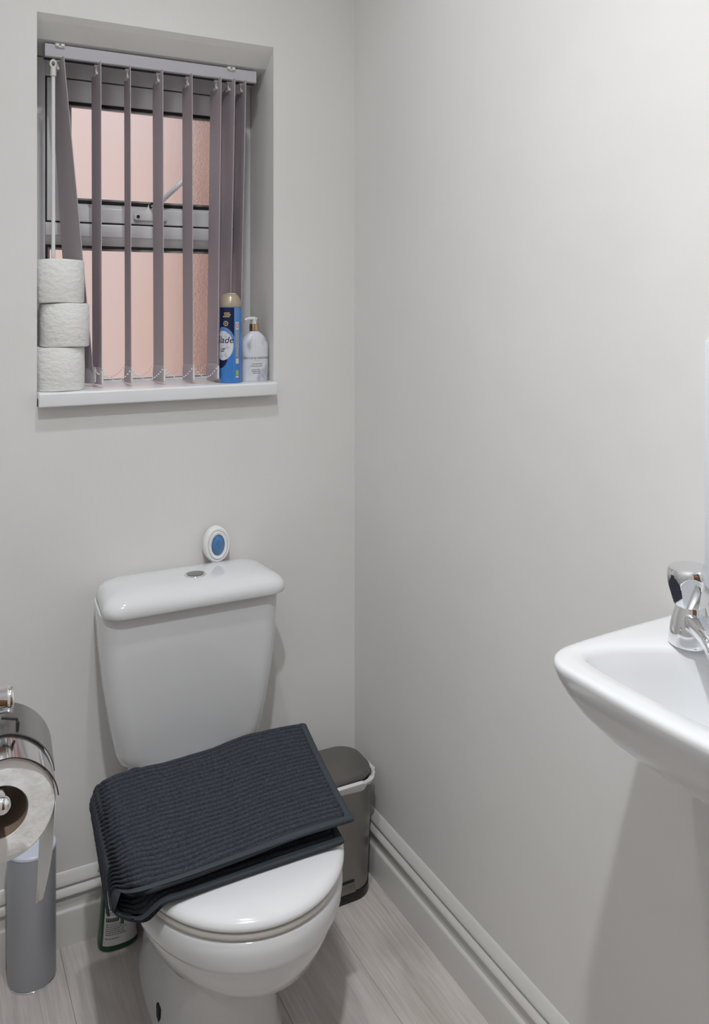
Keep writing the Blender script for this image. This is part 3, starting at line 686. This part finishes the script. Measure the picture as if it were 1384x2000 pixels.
for u0, z0, z1, u1, m in [(-0.78, 0.060, 0.068, -0.10, 'ink'), (0.0, 0.052, 0.070, 0.18, 'green')]:
    b = MB(); u = u0
    while u < u1:
        w_ = 0.055+rnd.random()*0.05
        b.add([spf(u, z0, 0.0009), spf(u+w_, z0, 0.0009), spf(u+w_, z1, 0.0009), spf(u, z1, 0.0009)], [(0, 1, 2, 3)]); u += w_+0.025
    b.make('small_print', M[m], sp, smooth=False)
b = MB()
for z in (0.078, 0.074, 0.0545, 0.050, 0.046, 0.042, 0.038, 0.034, 0.0265):
    u = -0.78
    while u < (0.2 if z > 0.03 else -0.1):
        w_ = 0.05+rnd.random()*0.12
        b.add([spf(u, z, 0.0009), spf(u+w_, z, 0.0009), spf(u+w_, z+0.0016, 0.0009), spf(u, z+0.0016, 0.0009)], [(0, 1, 2, 3)]); u += w_+0.03
b.make('small_print', M['inkgrey'], sp, smooth=False)
# ------------------------------------------------------------------ toilet brush canister
kx, ky = -0.7495, -0.0660
cn = thing('brush_canister', 'tall grey cylindrical toilet brush holder with pale top by the skirting', 'brush holder', (kx, ky, 0))
b = MB(); b.lathe([(0.0440, 0), (0.0455, 0.0008), (0.0455, 0.0025), (0.0440, 0.0035)], (kx, ky, 0), 48); b.make('base_rim', M['chrome'], cn)
b = MB(); b.lathe([(0.0445, 0.0035), (0.0450, 0.005), (0.0450, 0.252), (0.0445, 0.2535)], (kx, ky, 0), 64); b.make('canister', M['silver'], cn)
b = MB(); b.lathe([(0.0455, 0.2536), (0.0460, 0.2545), (0.0455, 0.2585), (0.0435, 0.2605), (0.030, 0.2625), (0.012, 0.2630)], (kx, ky, 0), 48); b.make('canister_lid', M['paleblue'], cn)
b = MB(); b.tube([(kx, ky, 0.263), (kx, ky, 0.39)], 0.0055, 12); b.sphere((kx, ky, 0.392), 0.008); b.make('brush_handle', M['chrome'], cn)
# ------------------------------------------------------------------ toilet roll holder with hood, on the left wall
hx0, hz0 = -0.8775, 0.8345
ya, yb_ = -0.950, -0.855
ph = thing('toilet_roll_holder', 'chrome hooded toilet roll holder fixed to the left wall', 'roll holder', (XL, -0.89, 0.915))
def xcyl(mb, x0, x1, y, z, r, n=24):
    mb.loft([[(x, y+r*math.cos(2*math.pi*k/n), z+r*math.sin(2*math.pi*k/n)) for k in range(n)] for x in (x0, x1)])
b = MB(); xcyl(b, XL+0.0003, -0.861, -0.880, 0.911, 0.0125); b.make('wall_post', M['chrome'], ph, bevel=0.001)
b = MB(); xcyl(b, -0.866, -0.8595, -0.880, 0.911, 0.0135); b.make('post_ring', M['chrome'], ph, bevel=0.0015)
hoodP = [(-0.930, 0.8970), (-0.905, 0.8950)]+[(hx0+0.0530*math.cos(R(a_)), hz0+0.0530*math.sin(R(a_))) for a_ in (100, 80, 62, 46, 32, 20, 11, 5)]
def hood(y0, y1, off, off1, name, m):
    P = spline([(x, 0, z) for x, z in hoodP], 48)
    def ring_(y, of):
        r = []; r2 = []
        for j, p in enumerate(P):
            n_ = Vector((P[min(j+1, 48)]-P[max(j-1, 0)])); n_ = Vector((-n_.z, 0, n_.x)).normalized()
            r.append(p+n_*(0.0006+of)); r2.append(p+n_*(of-0.0006))
        return [(p.x, y, p.z) for p in r]+[(p.x, y, p.z) for p in reversed(r2)]
    MB().loft([ring_(y0, off), ring_(y1, off1)]).make(name, m, ph, angle=40)
hood(-0.9535, -0.9080, 0.0, 0.0, 'hood', M['hood'])
hood(-0.9075, -0.845, 0.0025, 0.0075, 'hood_band', M['satin'])
b = MB(); b.tube([(-0.872, -0.899, 0.902), (-0.858, -0.904, 0.900), (-0.858, -0.909, 0.890), (-0.8575, -0.9095, 0.8995)], 0.0016, 8); b.make('hinge_wire', M['gasket'], ph)
AZ = hz0+0.0245-0.0075
b = MB(); b.tube([(-0.995, -0.835, AZ), (-0.905, -0.835, AZ), (-0.885, -0.838, AZ), (hx0, -0.848, AZ), (hx0, -0.87, AZ), (hx0, -0.955, AZ), (hx0, -0.966, AZ)], 0.0065, 14)
b.sphere((hx0, -0.968, AZ), 0.0085, 14, 10); b.make('arm', M['chrome'], ph)
MB().box(XL+0.0003, -0.990, -0.855, -0.815, AZ-0.02, AZ+0.07).make('wall_plate', M['chrome'], ph, bevel=0.002)
# the roll it carries
tr = thing('toilet_roll', 'part-used toilet roll on the chrome holder with a torn sheet hanging', 'toilet roll', (hx0, -0.9, hz0))
b = MB(); n = 72; rg = []
for rr, y in ((0.0255, ya), (0.035, ya-0.0004), (0.0485, ya), (0.0500, ya+0.0012), (0.0503, (ya+yb_)/2), (0.0500, yb_-0.001), (0.0485, yb_), (0.0255, yb_)):
    rg.append([(hx0+rr*math.cos(t)*(1+0.006*math.sin(2*t+0.5)), y+0.0007*math.sin(4*t+rr*300), hz0+rr*math.sin(t)*(1+0.006*math.sin(2*t+0.5))) for t in [2*math.pi*k/n for k in range(n)]])
rg.append(rg[0]); b.loft(rg, False, False); b.make('paper', M['paper'], tr)
b = MB(); rg = [[(hx0+rr*math.cos(t), y, hz0+rr*math.sin(t)) for t in [2*math.pi*k/40 for k in range(40)]] for rr, y in ((0.0253, ya+0.001), (0.0253, yb_-0.001), (0.0246, yb_-0.001), (0.0246, ya+0.001))]
rg.append(rg[0]); b.loft(rg, False, False); b.make('card_core', M['card'], tr)
b = MB(); rows = []
for i in range(15):
    f = i/14
    if f < 0.3:
        a = R(35-45*f/0.3); x = hx0+0.0513*math.cos(a); z = hz0+0.0513*math.sin(a)
    else:
        g_ = (f-0.3)/0.7; x = hx0+0.0513*math.cos(R(-10))+0.001*math.sin(3*g_)-0.004*g_; z = hz0+0.0513*math.sin(R(-10))-0.128*g_
    g_ = max(0, (f-0.3)/0.7)
    y0 = ya+0.001+0.062*g_**1.5; y1 = yb_-0.001-0.029*g_
    sk_ = -0.006*g_**0.7
    rows.append([(x+sk_*k/8, y0+(y1-y0)*k/8+0.0008*math.sin(9*f+k), z-0.004*g_*(k/8)) for k in range(9)]+[(x+sk_*k/8-0.0006, y0+(y1-y0)*k/8+0.0008*math.sin(9*f+k), z-0.004*g_*(k/8)) for k in range(8, -1, -1)])
b.loft(rows); b.make('loose_sheet', M['paper'], tr)
# ------------------------------------------------------------------ basin
bs = thing('wash_basin', 'small white ceramic wash basin fixed to the right wall', 'basin', (0, -1.2, 0.885))
RZ = 0.8865
def smooth_loop(P, n, it=2):
    """resample closed polygon with Chaikin corner cutting"""
    P = [Vector((x, y)) for x, y in P]
    for _ in range(it):
        Q_ = []
        for i in range(len(P)):
            a, c = P[i], P[(i+1) % len(P)]
            Q_ += [a*0.75+c*0.25, a*0.25+c*0.75]
        P = Q_
    L_ = [0]
    for i in range(len(P)): L_.append(L_[-1]+(P[(i+1) % len(P)]-P[i]).length)
    out = []; k = 0
    for j in range(n):
        d_ = L_[-1]*j/n
        while L_[k+1] < d_: k += 1
        f = (d_-L_[k])/(L_[k+1]-L_[k]); out.append(P[k].lerp(P[(k+1) % len(P)], f))
    return out
outer = [(-0.002, -0.976), (-0.002, -0.979), (-0.10, -0.983), (-0.195, -0.990), (-0.236, -0.998), (-0.262, -1.026), (-0.263, -1.07), (-0.263, -1.15), (-0.257, -1.25), (-0.238, -1.36), (-0.19, -1.41), (-0.10, -1.425), (-0.002, -1.432), (-0.002, -1.43), (-0.002, -1.2)]
inner = [(-0.060, -1.105), (-0.095, -1.060), (-0.150, -1.030), (-0.196, -1.018), (-0.218, -1.030), (-0.227, -1.07), (-0.226, -1.15), (-0.219, -1.25), (-0.20, -1.33), (-0.16, -1.365), (-0.09, -1.365), (-0.055, -1.32), (-0.050, -1.2)]
N = 120
O = smooth_loop(outer, N, 3); I = smooth_loop(inner, N, 3)
ang = lambda c: (lambda p: math.atan2(p.y-c.y, p.x-c.x))
def align(P, c):  # same starting direction and sense, spaced by angle about a centre
    A = sorted(range(len(P)), key=lambda i: math.atan2(P[i].y-c.y, P[i].x-c.x)); return [P[i] for i in A]
cc = Vector((-0.12, -1.2))
def by_angle(P, n):
    Q_ = align(P, cc); A = [math.atan2(p.y-cc.y, p.x-cc.x) for p in Q_]; out = []
    for j in range(n):
        a = -math.pi+2*math.pi*(j+0.5)/n
        k = 0
        while k < len(A) and A[k] < a: k += 1
        i1 = k % len(A); i0 = k-1
        a0, a1 = A[i0]-(2*math.pi if k == 0 else 0), A[i1]+(2*math.pi if k == len(A) else 0)
        f = (a-a0)/(a1-a0) if a1 > a0 else 0; out.append(Q_[i0].lerp(Q_[i1], f))
    return out
O = by_angle(smooth_loop(outer, 600, 3), 160); I = by_angle(smooth_loop(inner, 600, 3), 160)
def oset(P, sx, sy, z, ax=-0.002, ay=-1.2): return [(ax+(p.x-ax)*sx, ay+(p.y-ay)*sy, z) for p in P]
def inset(P, d_, z): 
    out = []
    for p in P:
        v = (p-cc); l = v.length; q = cc+v*((l-d_)/l); out.append((min(-0.002, q.x), q.y, z))
    return out
rg = []
for d_, sx, sy in ((0.200, 0.10, 0.36), (0.190, 0.22, 0.46), (0.168, 0.38, 0.58), (0.135, 0.57, 0.71), (0.098, 0.75, 0.825), (0.064, 0.878, 0.910), (0.038, 0.950, 0.962), (0.022, 0.982, 0.986), (0.010, 0.998, 0.998)):
    rg.append(oset(O, sx, sy, RZ-d_))
rg += [oset(O, 1, 1, RZ-0.005), inset(O, 0.0015, RZ-0.0015), inset(O, 0.0045, RZ), inset(O, 0.012, RZ+0.0008)]
mid = [(o*0.5+i*0.5) for o, i in zip(O, I)]
rg += [[(p.x, p.y, RZ+0.0006) for p in mid], inset(I, -0.006, RZ-0.0002), inset(I, -0.001, RZ-0.0025), inset(I, 0.003, RZ-0.008)]
for s, dz in ((0.93, 0.03), (0.86, 0.06), (0.72, 0.095), (0.5, 0.115), (0.2, 0.122)):
    rg.append([(cc.x+(p.x-cc.x)*s, cc.y+(p.y-cc.y)*s, RZ-dz) for p in I])
MB().loft(rg).make('bowl', M['ceramic'], bs, angle=60)
MB().lathe([(0.021, 0), (0.021, 0.002), (0.014, 0.003), (0.010, 0.0015)], (cc.x, cc.y, RZ-0.1225), 24).make('waste', M['chrome'], bs)
# pillar tap
tx, ty, tz = -0.070, -1.066, RZ+0.0012
tp = thing('basin_tap', 'chrome pillar tap with faceted knob on the basin rim', 'tap', (tx, ty, tz))
MB().lathe([(0.0255, 0), (0.0265, 0.001), (0.0265, 0.006), (0.0258, 0.014), (0.0240, 0.026), (0.0215, 0.037), (0.0185, 0.046), (0.0175, 0.050)], (tx, ty, tz), 40).make('tap_body', M['chrome'], tp, angle=60)
sd = Vector((-0.50, -0.866, 0)).normalized(); sn = Vector((-sd.y, sd.x, 0))
b = MB(); rg = []
for d_, w_, h_, zc in ((0.008, 0.0135, 0.0115, 0.030), (0.022, 0.0135, 0.0115, 0.0325), (0.045, 0.0130, 0.0110, 0.034), (0.070, 0.0125, 0.0100, 0.032), (0.086, 0.0120, 0.0090, 0.026), (0.090, 0.0110, 0.0080, 0.020)):
    c_ = Vector((tx, ty, tz+zc))+sd*d_
    rg.append([tuple(c_+sn*w_*math.copysign(abs(math.cos(t))**0.5, math.cos(t))+Vector((0, 0, 1))*h_*math.copysign(abs(math.sin(t))**0.5, math.sin(t))) for t in [2*math.pi*k/24 for k in range(24)]])
b.loft(rg); b.make('spout', M['chrome'], tp, angle=60)
b = MB(); rg = []; NF = 7
for r_, z_ in ((0.0150, 0.0485), (0.0190, 0.0495), (0.0215, 0.0530), (0.0240, 0.0590), (0.0262, 0.0660), (0.0275, 0.0730), (0.0284, 0.0800), (0.0287, 0.0860), (0.0285, 0.0905), (0.0278, 0.0940), (0.0262, 0.0968), (0.0235, 0.0983), (0.0100, 0.0995)):
    ap = 0.0176+(z_-0.0485)*0.262 if z_ < 0.089 else 1      # flat facets, each a plane leaning out towards the top
    rr = []
    for k in range(140):
        t = 2*math.pi*k/140; u = (t*NF/(2*math.pi)+0.15) % 1-0.5
        rr.append((tx+min(r_, ap/math.cos(u*2*math.pi/NF))*math.cos(t), ty+min(r_, ap/math.cos(u*2*math.pi/NF))*math.sin(t), tz+z_))
    rg.append(rr)
b.loft(rg); b.make('tap_knob', M['chrome'], tp, angle=22)
# splashback / mirror panel above the basin
mp_ = MB().box(-0.0062, -0.0004, -1.62, -1.034, 0.925, 1.2735).make('splashback_panel', M['glasswhite'], loc=(-0.003, -1.33, 0.925), bevel=0.002)
mp_['label'] = 'glossy white panel edge on the right wall above the basin'; mp_['category'] = 'splashback'
